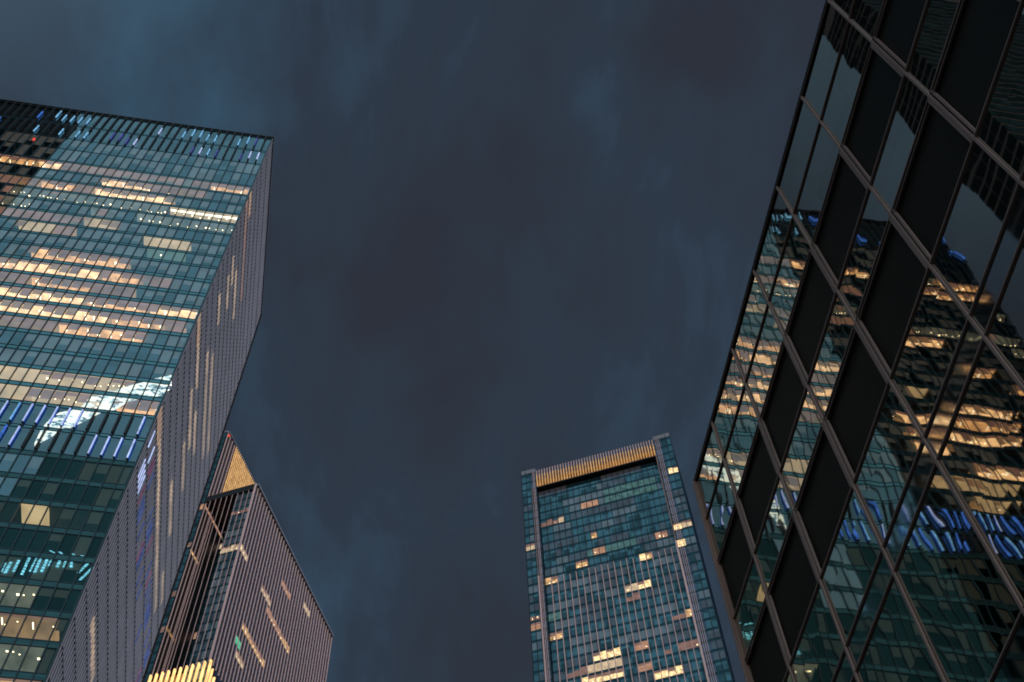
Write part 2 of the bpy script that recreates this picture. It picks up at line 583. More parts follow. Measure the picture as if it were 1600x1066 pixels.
# lower floors and the part beyond the frame's left edge: lit at random in runs
for i in range(4, len(levels) - 1):
    k = 0
    while k < NB:
        ln = rnd.randint(2, 9)
        if i not in LED_ROWS and (i > 31 or k > 27) and rnd.random() < (0.30 if i < 24 else 0.12):
            kd = rnd.choice(('warm', 'bright', 'mauve', 'dots', 'cream')) if i < 24 else rnd.choice(('mauve', 'dots', 'brown', 'cream'))
            for j in range(k, min(NB, k + ln)):
                state.setdefault((i, j), kd)
        k += ln

# kind -> (ceiling, lit blind material or None, chance of a blind, downlights, back wall)
KIND = {
    'warm': ('ceiling_warm', 'blind_lit', 0.75, 0.35, 'room_wall_warm'),
    'bright': ('ceiling_bright', 'blind_lit_orange', 0.6, 0.5, 'room_wall_warm'),
    'mauve': ('ceiling_brown', 'blind_lit', 0.96, 0.05, 'room_wall_warm'),
    'dimmauve': ('ceiling_dim', 'blind_lit', 0.9, 0.0, 'interior_dark'),
    'dots': ('ceiling_dim', 'blind_lit', 0.1, 0.95, 'interior_dark'),
    'strip': ('ceiling_cream', None, 0.0, 1.0, 'interior_dark'),
    'cream': ('ceiling_cream', 'blind_lit_orange', 0.4, 0.15, 'room_wall_warm'),
    'creamdots': ('ceiling_cream', 'blind_lit', 0.8, 0.8, 'interior_dark'),
    'flat': ('ceiling_cream', 'ceiling_cream', 0.0, 0.0, 'ceiling_cream'),
    'green': ('ceiling_green', None, 0.0, 0.2, 'ceiling_green'),
    'brown': ('ceiling_brown', 'blind_lit', 0.3, 0.7, 'room_wall_warm'),
}


panesA = []
for i in range(len(levels) - 1):
    zb, zt = win(i)
    if zt - zb < 0.5:
        continue
    top_z = levels[i]
    fl = MB()
    fl.box(XL, XC - 0.25, YA + 0.35, YA + 7, levels[i + 1] - 0.22, levels[i + 1] - 0.02, 'interior_dark')   # floor slab
    fl.poly([(XL, YA + 6.5, zb), (XC - .3, YA + 6.5, zb), (XC - .3, YA + 6.5, zt), (XL, YA + 6.5, zt)], 'interior_dark')
    prev = None
    for k in range(NB):
        xr, xl = mull[k], mull[k + 1]
        kd = state.get((i, k))
        z_c = zt + 0.06 + 0.0006 * (k % 2)
        mirrors_dark = i >= 24 and not (i < 27 and 6 + (i - 24) < k < 13)  # panes whose tint stands for the mirrored dark building
        gm_ = 'dark_mirror_glass' if mirrors_dark else 'pale_teal_glass'
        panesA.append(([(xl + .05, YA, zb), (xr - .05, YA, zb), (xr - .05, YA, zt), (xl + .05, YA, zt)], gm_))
        if i in LED_ROWS:
            fl.poly([(xl, YA + .3, zb), (xr, YA + .3, zb), (xr, YA + .3, zt), (xl, YA + .3, zt)], 'interior_dark')
            prev = None
            continue
        if kd:
            cm, bm, pb, pd, wm = KIND[kd]
            fl.poly([(xl, YA + .06, z_c), (xr, YA + .06, z_c), (xr, YA + 5, z_c), (xl, YA + 5, z_c)], cm)
            fl.poly([(xl, YA + 5, zb), (xr, YA + 5, zb), (xr, YA + 5, z_c), (xl, YA + 5, z_c)], wm)
            if prev != kd:
                fl.poly([(xr, YA + .08, zb), (xr, YA + 5, zb), (xr, YA + 5, z_c), (xr, YA + .08, z_c)], wm)
            if bm and rnd.random() < pb:
                dr = rnd.choice((0.25, 0.4, 0.5, 0.55, 0.6, 0.65, 0.7, 0.95 if kd in ('mauve', 'dimmauve') else 0.5))
                if kd in ('mauve', 'dimmauve') and rnd.random() < 0.6:
                    dr = rnd.uniform(0.82, 1.0)
                zz = zt - (zt - zb) * dr
                b_mat = bm if rnd.random() < 0.8 else 'blind_lit'
                fl.poly([(xl + .06, YA + .16, zz), (xr - .06, YA + .16, zz), (xr - .06, YA + .16, zt), (xl + .06, YA + .16, zt)], b_mat)
            if kd in ('warm', 'bright', 'brown'):
                zs = z_c - 0.012            # dimmer soffit along the glass, and a ceiling fixture further in
                fl.poly([(xl, YA + .06, zs), (xr, YA + .06, zs), (xr, YA + .45, zs), (xl, YA + .45, zs)], 'blind_lit')
                if rnd.random() < .45:
                    xm = (xl + xr) / 2 + rnd.uniform(-.3, .3)
                    y_f = YA + rnd.uniform(.6, .9)
                    fl.poly([(xm - .07, y_f, zs), (xm + .07, y_f, zs), (xm + .07, y_f + .9, zs), (xm - .07, y_f + .9, zs)], 'strip_light')
            if rnd.random() < pd:
                xm, ym = (xl + xr) / 2 + rnd.uniform(-.25, .25), YA + rnd.uniform(0.9, 1.5)
                s_ = rnd.uniform(0.06, 0.13)
                zq = z_c - 0.03
                fl.poly([(xm - s_, ym - s_, zq), (xm + s_, ym - s_, zq), (xm + s_, ym + s_, zq), (xm - s_, ym + s_, zq)], 'downlight')
                if rnd.random() < 0.35:
                    xm += 0.55
                    fl.poly([(xm - .07, ym - .07, zq), (xm + .07, ym - .07, zq), (xm + .07, ym + .07, zq), (xm - .07, ym + .07, zq)], 'downlight')
            if kd == 'strip':
                fl.poly([(xl + .1, YA + .45, zt - .03), (xr - .02, YA + .45, zt - .03), (xr - .02, YA + .8, zt - .03), (xl + .1, YA + .8, zt - .03)], 'strip_light')
            if kd in ('warm', 'bright') and rnd.random() < 0.3:      # desks and plants on the sill
                w_ = rnd.uniform(.25, .6)
                xs = rnd.uniform(xl + .1, xr - w_ - .1)
                fl.box(xs, xs + w_, YA + .25, YA + .5, zb - .05, zb + rnd.uniform(.25, .6), 'interior_dark')
        else:
            fl.poly([(xl, YA + .06, z_c), (xr, YA + .06, z_c), (xr, YA + 5, z_c), (xl, YA + 5, z_c)], 'ceiling_unlit')
            pr = 0.75 if i < 20 else 0.62
            if rnd.random() < pr:
                dr = rnd.choice((0.35, 0.5, 0.6, 0.95, 0.97, 0.98))
                zz = zt - (zt - zb) * dr
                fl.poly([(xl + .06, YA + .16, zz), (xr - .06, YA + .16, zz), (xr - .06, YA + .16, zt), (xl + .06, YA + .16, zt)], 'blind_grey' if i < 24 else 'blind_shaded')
        prev = kd
    # the far side of the storey, glimpsed through the fins of the right face, is a separate ribbon
    fl.build('office_floor', AT)
    sp = MB()
    sm = 'dark_mirror_spandrel' if i >= 24 else 'teal_spandrel_glass'
    h = spandrel_h(i)
    if h:
        for k in range(NB):
            sp.poly([(mull[k + 1], YA - .01, zt + .06), (mull[k], YA - .01, zt + .06), (mull[k], YA - .01, top_z), (mull[k + 1], YA - .01, top_z)], sm)
        sp.box(XL, XC - .02, YA - .05, YA + .05, zt - .01, zt + .09, 'dark_teal_frame')
    sp.box(XL, XC - .02, YA - .05, YA + .05, top_z - .05, top_z + .05, 'dark_teal_frame')
    sp.build('spandrel_band', AT)

emit_panes(panesA, AT, lambda p: p)
for k, xm in enumerate(mull):
    b = MB()
    w_ = 0.06 if k else 0.09
    b.box(xm - w_, xm + w_, YA - .13, YA + .04, 0, levels[0] - .4, 'dark_teal_frame')
    b.build('mullion', AT)
# LED light fins standing in front of the two plant storeys
LED_ON_TOP = {0: {k: 'led_cyan' for k in (2, 3, 6, 7, 8, 9, 10)}, 1: {0: 'led_lavender', 1: 'led_lavender', 2: 'led_violet', 5: 'led_violet', 6: 'led_cyan', 7: 'led_lavender', 8: 'led_violet', 15: 'led_lavender', 16: 'led_violet', 17: 'led_violet', 18: 'led_violet'}}
LED_ON_TOP[0].update({1: 'led_violet', 13: 'led_lavender', 22: 'led_cyan', 23: 'led_cyan', 24: 'led_cyan', 25: 'led_cyan', 26: 'led_cyan', 28: 'led_blue'})
LED_ON_TOP[1].update({21: 'led_cyan', 22: 'led_cyan', 24: 'led_cyan', 27: 'led_cyan'})
for i in LED_ROWS:
    zb, zt = win(i)
    n_made = 0
    for k in range(1, len(mull)):
        if i < 2:
            lit = LED_ON_TOP[i].get(k - 1) or ('led_blue' if k > 30 and rnd.random() < .4 else None)
            lo, hi = (0.05, 0.55) if rnd.random() < .7 else (0.25, 0.8)
        else:
            on = {22: {1: 1, 2: 0, 3: 0, 4: 0, 5: 0, 6: 1, 7: 1}, 23: {1: 1, 2: 1, 3: 1, 4: 1, 5: 0, 6: 0, 7: 0}}[i].get(k)
            if on is None:
                on = rnd.random() < .8
            lit = ('led_lavender' if k < 11 else rnd.choice(('led_blue', 'led_blue', 'led_lavender', 'led_cyan'))) if on else None
            lo, hi = 0.03, 0.92
        b = MB()
        xm = mull[k]
        cw_ = .10 if i >= 2 else .085
        b.box(xm - cw_, xm + cw_, YA - .36, YA - .14, zb, zt, 'black_frame')
        if lit:
            z1, z2 = zb + (zt - zb) * lo, zb + (zt - zb) * hi
            b.box(xm - cw_ * .8, xm + cw_ * .8, YA - .40, YA - .365, z1, z2, lit)
            b.box(xm + cw_ + .005, xm + cw_ + .03, YA - .36, YA - .2, z1, z2, 'led_blue' if i >= 2 else lit)
        b.build('light_fin', AT) if n_made < 26 else None
        if n_made >= 26:
            if 'restled' not in globals():
                restled = MB()
            off = len(restled.v)
            restled.v += b.v
            restled.f += [tuple(q + off for q in f_) for f_ in b.f]
            restled.m += [restled.mi(b.names[q]) for q in b.m]
        n_made += 1
if 'restled' in globals():
    o = restled.build('light_fin', AT)
    o['kind'] = 'stuff'
# parapet: cap, clear strip and little posts
pb_ = MB()
zr = levels[0]
pb_.box(XL, XC + .25, YA - .2, YA + .8, zr + .05, zr + .3, 'black_frame')
pb_.box(XL, XC - .1, YA - .16, YA - .06, zr - .75, zr - .62, 'black_frame')
for xm in mull[1:]:
    pb_.box(xm - .17, xm + .17, YA - .3, YA - .14, zr - 1.1, zr - .62, 'black_frame')
    pb_.box(xm - .05, xm + .05, YA - .2, YA - .14, zr - .62, zr + .05, 'black_frame')
pb_.box(XC - .2, XC + .35, YA + .8, YA + DEPTH, zr - .15, zr + .25, 'grey_cap')
pb_.build('parapet', AT)
bd = MB()
bd.box(XL + .3, XC - .32, YA + 7.2, YA + DEPTH - .2, 0, zr - .3, 'interior_dark')
bd.box(XC - .30, XC - .12, YA + .1, YA + DEPTH, 0, zr - .3, 'interior_dark')
bd.build('building_core', AT)
# right face: ribbon windows behind close-set vertical fins
FS = 0.76
nf = int(DEPTH / FS)
STREAKS = [((389, 306), (375, 470), 'streak_orange'), ((371, 350), (362, 440), 'streak_gold'), ((354, 440), (351, 485), 'streak_gold'),
           ((341, 465), (338, 510), 'streak_gold'), ((367, 425), (361, 505), 'streak_gold'), ((308, 505), (305, 610), 'streak_gold'),
           ((323, 555), (313, 720), 'streak_gold'), ((295, 620), (290, 710), 'streak_gold'), ((303, 650), (298, 720), 'streak_gold'),
           ((247, 660), (243, 720), 'streak_gold'), ((288, 690), (276, 790), 'streak_gold'), ((144, 965), (140, 1066), 'streak_gold'),
           ((265, 760), (262, 840), 'streak_gold'), ((252, 900), (245, 960), 'streak_gold'), ((330, 560), (325, 700), 'streak_gold'),
           ((243, 720), (238, 960), 'streak_gold')]
side_lit = {}
for a_, c_, mt in STREAKS:
    za, ya = [], []
    for q in (a_, c_):
        d = ray(*q)
        s_ = XC / d.x
        za.append(d.z * s_ + Z0)
        ya.append(d.y * s_)
    zz = sum(za) / 2
    row = min(range(len(levels) - 1), key=lambda i: abs((levels[i] + levels[i + 1]) / 2 - zz))
    side_lit.setdefault(row, []).append((min(ya), max(ya), mt))
for i in range(len(levels) - 1):
    zb, zt = win(i)
    rb = MB()
    for j in range(nf + 1):
        y0, y1 = YA + .1 + j * FS, min(YA + DEPTH, YA + .1 + (j + 1) * FS)
        if y1 - y0 < .05:
            continue
        mt = 'side_ribbon_glass'
        for a_, c_, s_m in side_lit.get(i, ()):
            if a_ - .3 <= (y0 + y1) / 2 <= c_ + .3:
                mt = s_m
        if i > 33 and rnd.random() < .05:
            mt = 'streak_gold'
        if mt.startswith('streak'):
            zq = zt - (zt - zb) * rnd.uniform(.40, .52)
            rb.poly([(XC - .02, y0, zq), (XC - .02, y1, zq), (XC - .02, y1, zt), (XC - .02, y0, zt)], mt)
            rb.poly([(XC - .02, y0, zb), (XC - .02, y1, zb), (XC - .02, y1, zq), (XC - .02, y0, zq)], 'side_ribbon_glass')
        else:
            rb.poly([(XC - .02, y0, zb), (XC - .02, y1, zb), (XC - .02, y1, zt), (XC - .02, y0, zt)], mt)
    rb.box(XC - .1, XC + .03, YA + .1, YA + DEPTH, levels[i] - .45, levels[i] - .05, 'dark_teal_frame')
    rb.box(XC - .05, XC + .163, YA + .1, YA + DEPTH, levels[i] - .05, levels[i] + .03, 'grey_cap')
    rb.build('ribbon_window', AT)
for j in range(nf + 1):
    y0 = YA + .1 + j * FS
    b = MB()
    b.box(XC, XC + .15, y0 - .05, y0 + .05, 0, zr - .2, 'aluminium_fin')
    if 1 < j < nf:
        for i, (pa, pz) in ((22, (.1, .95)), (23, (.05, .95))):
            if rnd.random() < .42:
                zb, zt = win(i)
                b.box(XC + .02, XC + .17, y0 - .08, y0 - .055, zb + (zt - zb) * pa, zb + (zt - zb) * pz,
                      rnd.choice(('led_side', 'led_side', 'led_side', 'led_magenta')) if j > 6 else 'led_lavender')
    b.build('vertical_fin', AT)
b = MB()
b.box(XC - .05, XC + .3, YA + DEPTH, YA + DEPTH + .25, 0, zr, 'black_frame')
b.build('corner_post', AT)


# glowing shapes behind the tower's glass, standing for a mirrored screen and LED lines
def onA(xp, yp, dy):
    d = ray(xp, yp)
    s_ = (YA + dy) / d.y
    return Vector((d.x * s_, d.y * s_, d.z * s_ + Z0))


def ribbon(mb, pts, mat, dy, th=0.05):
    """pts: list of (x, ytop, ybot) pixels"""
    A_ = [onA(p[0], p[1], dy) for p in pts]
    B_ = [onA(p[0], p[2], dy) for p in pts]
    for i in range(len(pts) - 1):
        c = [B_[i], B_[i + 1], A_[i + 1], A_[i]]
        mb.hexa([Vector((q.x, q.y, q.z)) for q in (B_[i], B_[i + 1])] + [B_[i + 1] + Vector((0, th, 0)), B_[i] + Vector((0, th, 0))]
                + [A_[i], A_[i + 1], A_[i + 1] + Vector((0, th, 0)), A_[i] + Vector((0, th, 0))], mat)


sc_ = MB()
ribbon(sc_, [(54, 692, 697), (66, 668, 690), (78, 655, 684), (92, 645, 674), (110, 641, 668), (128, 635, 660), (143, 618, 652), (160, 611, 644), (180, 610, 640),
             (200, 603, 628), (222, 598, 622), (240, 592, 620), (255, 589, 617), (268, 586, 606)], 'screen_reflection_light', 0.04)
sc_.build('screen_reflection', AT)  # painted reflection of a screen, no screen hangs here
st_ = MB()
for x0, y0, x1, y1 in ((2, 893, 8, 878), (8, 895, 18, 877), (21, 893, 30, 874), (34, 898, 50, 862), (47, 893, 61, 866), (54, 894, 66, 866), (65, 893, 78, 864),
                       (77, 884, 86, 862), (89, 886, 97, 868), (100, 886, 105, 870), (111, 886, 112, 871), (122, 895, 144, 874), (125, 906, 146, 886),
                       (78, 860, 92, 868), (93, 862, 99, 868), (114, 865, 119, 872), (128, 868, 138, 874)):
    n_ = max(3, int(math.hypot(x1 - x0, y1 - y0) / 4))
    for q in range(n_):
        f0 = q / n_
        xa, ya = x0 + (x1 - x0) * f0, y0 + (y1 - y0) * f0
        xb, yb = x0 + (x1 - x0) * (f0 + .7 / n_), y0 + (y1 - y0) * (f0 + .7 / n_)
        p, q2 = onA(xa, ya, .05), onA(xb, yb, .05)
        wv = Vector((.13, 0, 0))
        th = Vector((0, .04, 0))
        st_.hexa([p - wv, p + wv, p + wv + th, p - wv + th, q2 - wv, q2 + wv, q2 + wv + th, q2 - wv + th], 'led_reflection_light')
st_.build('led_reflection', AT)  # painted reflections of LED lines across the street
rl = MB()
p = onA(53, 217, -.3)
rl.box(p.x - .17, p.x + .17, p.y - .05, p.y + .25, p.z - .28, p.z + .28, 'red_lamp')
rl.box(p.x - .2, p.x + .2, p.y + .25, p.y + .4, p.z - .7, p.z + .2, 'black_frame')
rl.build('warning_lamp', AT)

# ================================================================== the twin towers with gold crowns
TH = 0.45094268
KB = 1.5
HD = 238.3 * KB
P_DIR = Vector((math.cos(TH), -math.sin(TH), 0))          # along the front faces
Q_DIR = Vector((math.sin(TH), math.cos(TH), 0))           # away from the viewer
MOD, STO = 1.33 * KB, 2.75 * KB


def corner(xp, yp):
    d = ray(xp, yp)
    return d / d.z * HD


def local_of(root):
    o = Vector(root.location)
    return lambda p: o + P_DIR * p[0] + Q_DIR * p[1] + Vector((0, 0, p[2]))


def front_px(c, xp, yp, depth=0.0):
    """pixel -> (s, z) on the plane parallel to the front face, depth behind it"""
    d = ray(xp, yp)
    t_ = ((c + Q_DIR * depth).dot(Q_DIR)) / d.dot(Q_DIR)
    p = d * t_ - c
    return p.dot(P_DIR), d.z * t_ + Z0


def side_px(c, s_, xp, yp):
    d = ray(xp, yp)
    t_ = ((c + P_DIR * s_).dot(P_DIR)) / d.dot(P_DIR)
    p = d * t_ - c
    return p.dot(Q_DIR), d.z * t_ + Z0


# ---- tower in the middle
cD = corner(814, 738)
DT = thing('crowned_tower', 'teal glass tower with gold louvred crown standing alone between the sky and the black facade', 'tower', (cD.x, cD.y, 0), -TH)
WD = 35.45 * KB
ZTOP = HD + Z0
zc0, zc1 = 230.9 * KB + Z0, 237.4 * KB + Z0          # crown louvres
s_l, s_r = 3.45 * KB, 31.35 * KB
rec = 1.15 * KB
DD = 30.0
pD = []


def rows_of(z_hi, z_ref):
    """storey bases below z_hi, on the grid that passes z_ref"""
    k = math.floor((z_hi - z_ref) / STO)
    z = z_ref + k * STO
    while z > 4:
        yield z
        z -= STO


zref = 197.4 * KB + Z0       # a spandrel line read off the right-hand strip
litD = {}


def mark(c, store, plane, segs, s_):
    for x0, y0, x1, y1, mt in segs:
        f_ = (lambda a, b: front_px(c, a, b, s_)) if plane == 'front' else (lambda a, b: side_px(c, s_, a, b))
        u0, z0_ = f_(x0, y0)
        u1, z1_ = f_(x1, y1)
        row = round(((z0_ + z1_) / 2 - zref) / STO - 0.5)
        store.append((row, min(u0, u1), max(u0, u1), mt))


segD = []
mark(cD, segD, 'front', [
    (908, 793, 933, 788, 'pane_peach'), (844, 823, 872, 817, 'pane_mauve'), (872, 817, 880, 813, 'pane_cream'),
    (929, 842, 934, 838, 'pane_warm'), (1029, 839, 1047, 836, 'pane_peach'), (1000, 874, 1008, 872, 'pane_bright'), (1017, 869, 1021, 868, 'pane_warm'),
    (978, 924, 995, 920, 'pane_cream'), (998, 917, 1016, 913, 'pane_bright'), (986, 938, 995, 936, 'pane_mauve'),
    (854, 1001, 877, 996, 'pane_warm'), (852, 972, 872, 967, 'pane_teal'), (930, 1030, 970, 1022, 'pane_bright'), (891, 1056, 918, 1050, 'pane_mauve'),
    (918, 1050, 972, 1042, 'pane_cream'), (912, 1068, 976, 1058, 'pane_bright'),
    (1052, 970, 1072, 966, 'pane_mauve'), (1072, 966, 1082, 962, 'pane_warm'), (995, 1017, 1013, 1013, 'pane_peach'), (1043, 1023, 1052, 1019, 'pane_mauve'),
    (1067, 1018, 1088, 1012, 'pane_mauve'), (1004, 1050, 1018, 1046, 'pane_peach'), (1025, 1062, 1045, 1057, 'pane_bright'), (1050, 1056, 1066, 1052, 'pane_bright'),
    (848, 913, 870, 908, 'pane_warm'), (945, 768, 1025, 748, 'pane_teal'), (950, 775, 1028, 756, 'pane_teal'), (920, 866, 930, 863, 'pane_teal'),
    (933, 867, 942, 865, 'pane_peach'), (950, 862, 990, 853, 'pane_teal'), (905, 888, 915, 886, 'pane_warm')], rec)
segDs = []
mark(cD, segDs, 'front', [(824, 860, 838, 855, 'pane_cream'), (832, 966, 847, 964, 'pane_mauve'), (832, 982, 847, 979, 'pane_peach'),
                          (1042, 736, 1058, 730, 'pane_bright'), (1026, 739, 1036, 736, 'pane_bright'), (1059, 828, 1066, 825, 'pane_bright'), (1071, 823, 1078, 821, 'pane_cream'),
                          (1056, 850, 1064, 848, 'pane_bright'), (1058, 862, 1064, 860, 'pane_warm')], 0.0)


def lit_at(store, row, u):
    for r, a_, b_, mt in store:
        if r == row and a_ - .35 * MOD <= u <= b_ + .15 * MOD:
            return mt
    return None


runs = {'left': 0, 'kind': 'tower_window_glass'}


def unlit():
    """unlit windows come in short runs of open glass, drawn blinds and half dim rooms"""
    if runs['left'] <= 0:
        q = rnd.random()
        runs['kind'] = 'tower_window_glass' if q < .56 else ('grey_window_glass' if q < .84 else 'blind_window_glass')
        runs['left'] = rnd.randint(1, 4)
    runs['left'] -= 1
    return runs['kind']


spD = MB()
ncol = round((s_r - s_l) / MOD)
cw = (s_r - s_l) / ncol
for z in rows_of(zc0 - 1.0, zref):
    row = round((z - zref) / STO)
    ztop = min(z + STO, zc0 - .2)
    if ztop - z < 1.2:
        continue
    for k in range(ncol):
        u0, u1 = s_l + k * cw, s_l + (k + 1) * cw
        mt = lit_at(segD, row, (u0 + u1) / 2) or unlit()
        pD.append(([(u0 + .10, rec, z + .95), (u1 - .10, rec, z + .95), (u1 - .10, rec, ztop - .12), (u0 + .10, rec, ztop - .12)], mt))
    spD.poly([(s_l, rec + .02, z - .12), (s_r, rec + .02, z - .12), (s_r, rec + .02, z + .95), (s_l, rec + .02, z + .95)], 'tower_spandrel_glass')
for z in rows_of(ZTOP - 3.0, zref):
    row = round((z - zref) / STO)
    ztop = min(z + STO, ZTOP - 2.2)
    for (a_, b_, nn) in ((0.05, 2.1 * KB, 2), (33.2 * KB, WD - .05, 2)):
        for k in range(nn):
            u0 = a_ + (b_ - a_) * k / nn
            u1 = a_ + (b_ - a_) * (k + 1) / nn
            mt = lit_at(segDs, row, (u0 + u1) / 2) or unlit()
            pD.append(([(u0 + .1, 0, z + .95), (u1 - .1, 0, z + .95), (u1 - .1, 0, ztop - .12), (u0 + .1, 0, ztop - .12)], mt))
        spD.poly([(a_, .03, z - .12), (b_, .03, z - .12), (b_, .03, z + .95), (a_, .03, z + .95)], 'tower_spandrel_glass')
    for a_, b_ in ((2.1 * KB, s_l - .15), (s_r + .35, 33.2 * KB)):
        mt = lit_at(segDs, row, (a_ + b_) / 2) or 'bluish_window_glass'
        pD.append(([(a_, .12, z + .9), (b_, .12, z + .9), (b_, .12, ztop - .12), (a_, .12, ztop - .12)], mt))
        spD.poly([(a_, .14, z - .12), (b_, .14, z - .12), (b_, .14, z + .9), (a_, .14, z + .9)], 'tower_spandrel_glass')
# the two flanks and the back, never faced by this camera but real
for z in rows_of(ZTOP - 4, zref):
    for s_, sg in ((-.02, 1), (WD + .02, -1)):
        spD.poly([(s_, .3, z + .95), (s_, DD - .3, z + .95), (s_, DD - .3, z + STO - .12), (s_, .3, z + STO - .12)], 'bluish_window_glass')
spD.build('spandrel_band', DT)
emit_panes(pD, DT, local_of(DT))
bo = MB()
bo.box(s_l - .1, s_r + .1, rec + .3, DD, 0, zc0 + 1, 'black_frame')
bo.box(0, s_l - .12, .3, DD, 0, ZTOP - .5, 'dark_teal_frame')
bo.box(s_r + .34, WD, .3, DD, 0, ZTOP - .5, 'dark_teal_frame')
bo.build('building_core', DT)
sf = MB()
sf.box(s_l - .1, s_r + .1, .25, rec + .28, zc0 - .35, zc0 - .05, 'black_frame')     # underside of the crown
sf.box(s_l - .1, s_r + .1, -.05, .25, zc0 - .5, zc0 - .05, 'black_frame')
sf.build('crown_soffit', DT)
cp = MB()
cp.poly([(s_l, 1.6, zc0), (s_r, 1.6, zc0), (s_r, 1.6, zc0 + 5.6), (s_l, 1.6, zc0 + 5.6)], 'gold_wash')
cp.box(s_l, s_r, 1.62, 2.0, zc0, zc1 - 1.0, 'bronze_trim')
cp.build('gold_lit_panel', DT)
ngf = 43
for k in range(ngf + 1):
    u = s_l + .3 + (s_r - s_l - .5) * k / ngf
    b = MB()
    b.box(u - .14, u + .14, .0, .5, zc0 + .1, zc1, 'pink_grey_fin')
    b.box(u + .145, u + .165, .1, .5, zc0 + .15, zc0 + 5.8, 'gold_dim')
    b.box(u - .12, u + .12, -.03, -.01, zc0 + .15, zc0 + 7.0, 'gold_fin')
    b.build('crown_fin', DT)
cap = MB()
cap.box(.1, s_l - .15, -.1, 2.0, ZTOP - 2.1, ZTOP, 'grey_cap')
cap.build('pylon_cap', DT)
cap = MB()
cap.box(s_r + .35, WD - .1, -.1, 2.0, ZTOP - 2.1, ZTOP, 'grey_cap')
cap.build('pylon_cap', DT)
zfin = 199.2 * KB + Z0
for k in range(1, ncol):
    u = s_l + k * cw
    b = MB()
    b.box(u - .10, u + .10, rec - .12, rec - .01, zfin + .02, zc0 - .4, 'black_frame')
    b.build('mullion', DT)
    b = MB()
    b.box(u - .10, u + .10, rec - .55, rec - .02, 0, zfin + (.6 if k % 2 else 0), 'pink_grey_fin')
    b.build('vertical_fin', DT)
for u, w_ in ((s_l - 1.6, .22), (s_r + .05, .28)):
    b = MB()
    b.box(u - w_, u + w_, -.35, .2, 0, zfin + 1.0, 'pink_grey_fin')
    b.box(u - w_ * .55, u + w_ * .55, -.2, .2, zfin + 1.0, zc0, 'bronze_trim')
    b.build('edge_fin', DT)
for u in (s_l - .55, s_l - 1.0, s_r + .9, s_r + 1.45, s_r + 2.0):
    b = MB()
    b.box(u - .06, u + .06, -.2, .1, 0, ZTOP - 2.2, 'pink_grey_fin')
    b.build('pylon_fin', DT)
for u in (1.07 * KB, 34.3 * KB, .0, WD):
    b = MB()
    b.box(u - .07, u + .07, -.12, .05, 0, ZTOP - .4, 'black_frame')
    b.build('mullion', DT)

# ---- tower at the lower left, seen from its corner
cB = corner(400, 756)
BT = thing('finned_tower', 'tower of close pink grey fins with gold triangular crown, half hidden behind the office tower', 'tower', (cB.x, cB.y, 0), -TH)
S0 = -12.3 * KB            # the pylon's inner edge
BACK = 10.0 * KB           # depth of the recess
WS = 49.0 * KB             # length of the right face
ZP = 266.6 * KB + Z0       # pylon top
ZB = 238.3 * KB + Z0
wB = local_of(BT)
pB = []
segR = []
mark(cB, segR, 'side', [(411, 917, 420, 940, 'pane_cream'), (418, 950, 437, 986, 'pane_peach'), (438, 1000, 450, 1018, 'pane_warm'), (440, 908, 450, 935, 'pane_peach'),
                        (475, 952, 482, 967, 'pane_cream'), (382, 978, 412, 1040, 'pane_warm'), (368, 1030, 378, 1045, 'pane_cream'), (374, 848, 388, 873, 'pane_cream'),
                        (368, 1005, 372, 1013, 'pane_green')], 0.0)
segF = []
mark(cB, segF, 'front', [(331, 862, 374, 848, 'pane_cream'), (357, 808, 388, 802, 'pane_mauve'), (318, 917, 325, 914, 'pane_peach'), (283, 1005, 330, 993, 'pane_peach')], BACK)
segP = []
mark(cB, segP, 'front', [(309, 792, 321, 790, 'pane_peach'), (297, 865, 312, 860, 'pane_bright'), (289, 850, 303, 846, 'pane_mauve'), (265, 932, 275, 928, 'pane_mauve'),
                         (250, 985, 260, 980, 'pane_mauve')], 0.0)
segS = []
mark(cB, segS, 'side', [(322, 792, 345, 838, 'pane_peach'), (298, 862, 309, 889, 'pane_warm'), (262, 985, 272, 1003, 'gold_dim')], S0)
sb = MB()
ZMID = 180.0 * KB + Z0
nc = round(WS / MOD)
cws = WS / nc
for z in rows_of(ZB - 7.0, zref):
    row = round((z - zref) / STO)
    for k in range(nc):
        u0, u1 = k * cws, (k + 1) * cws
        mt = lit_at(segR, row, (u0 + u1) / 2) or 'bluish_window_glass'
        pB.append(([(0, u0 + .1, z + .9), (0, u1 - .1, z + .9), (0, u1 - .1, z + STO - .1), (0, u0 + .1, z + STO - .1)], mt))
    sb.poly([(-.03, 0, z - .1), (-.03, WS, z - .1), (-.03, WS, z + .9), (-.03, 0, z + .9)], 'black_frame')
nk = round(-S0 / MOD)
cwf = -S0 / nk
for z in rows_of(ZB - 4.5, zref):
    row = round((z - zref) / STO)
    for k in range(nk):
        u0, u1 = S0 + k * cwf, S0 + (k + 1) * cwf
        mt = lit_at(segF, row, (u0 + u1) / 2) or (rnd.choice(('blind_window_glass', 'grey_window_glass')) if k >= nk - 4 else 'tower_window_glass')
        pB.append(([(u0 + .1, BACK, z + .9), (u1 - .1, BACK, z + .9), (u1 - .1, BACK, z + STO - .1), (u0 + .1, BACK, z + STO - .1)], mt))
    sb.poly([(S0, BACK + .03, z - .1), (0, BACK + .03, z - .1), (0, BACK + .03, z + .9), (S0, BACK + .03, z + .9)], 'tower_spandrel_glass')
SB = -7.0                  # the glazed bay beside the near corner, flush with the fins
segBay = []
mark(cB, segBay, 'front', [(331, 862, 374, 848, 'pane_cream'), (357, 808, 388, 802, 'pane_mauve'), (372, 768, 396, 762, 'pane_teal')], 0.4)
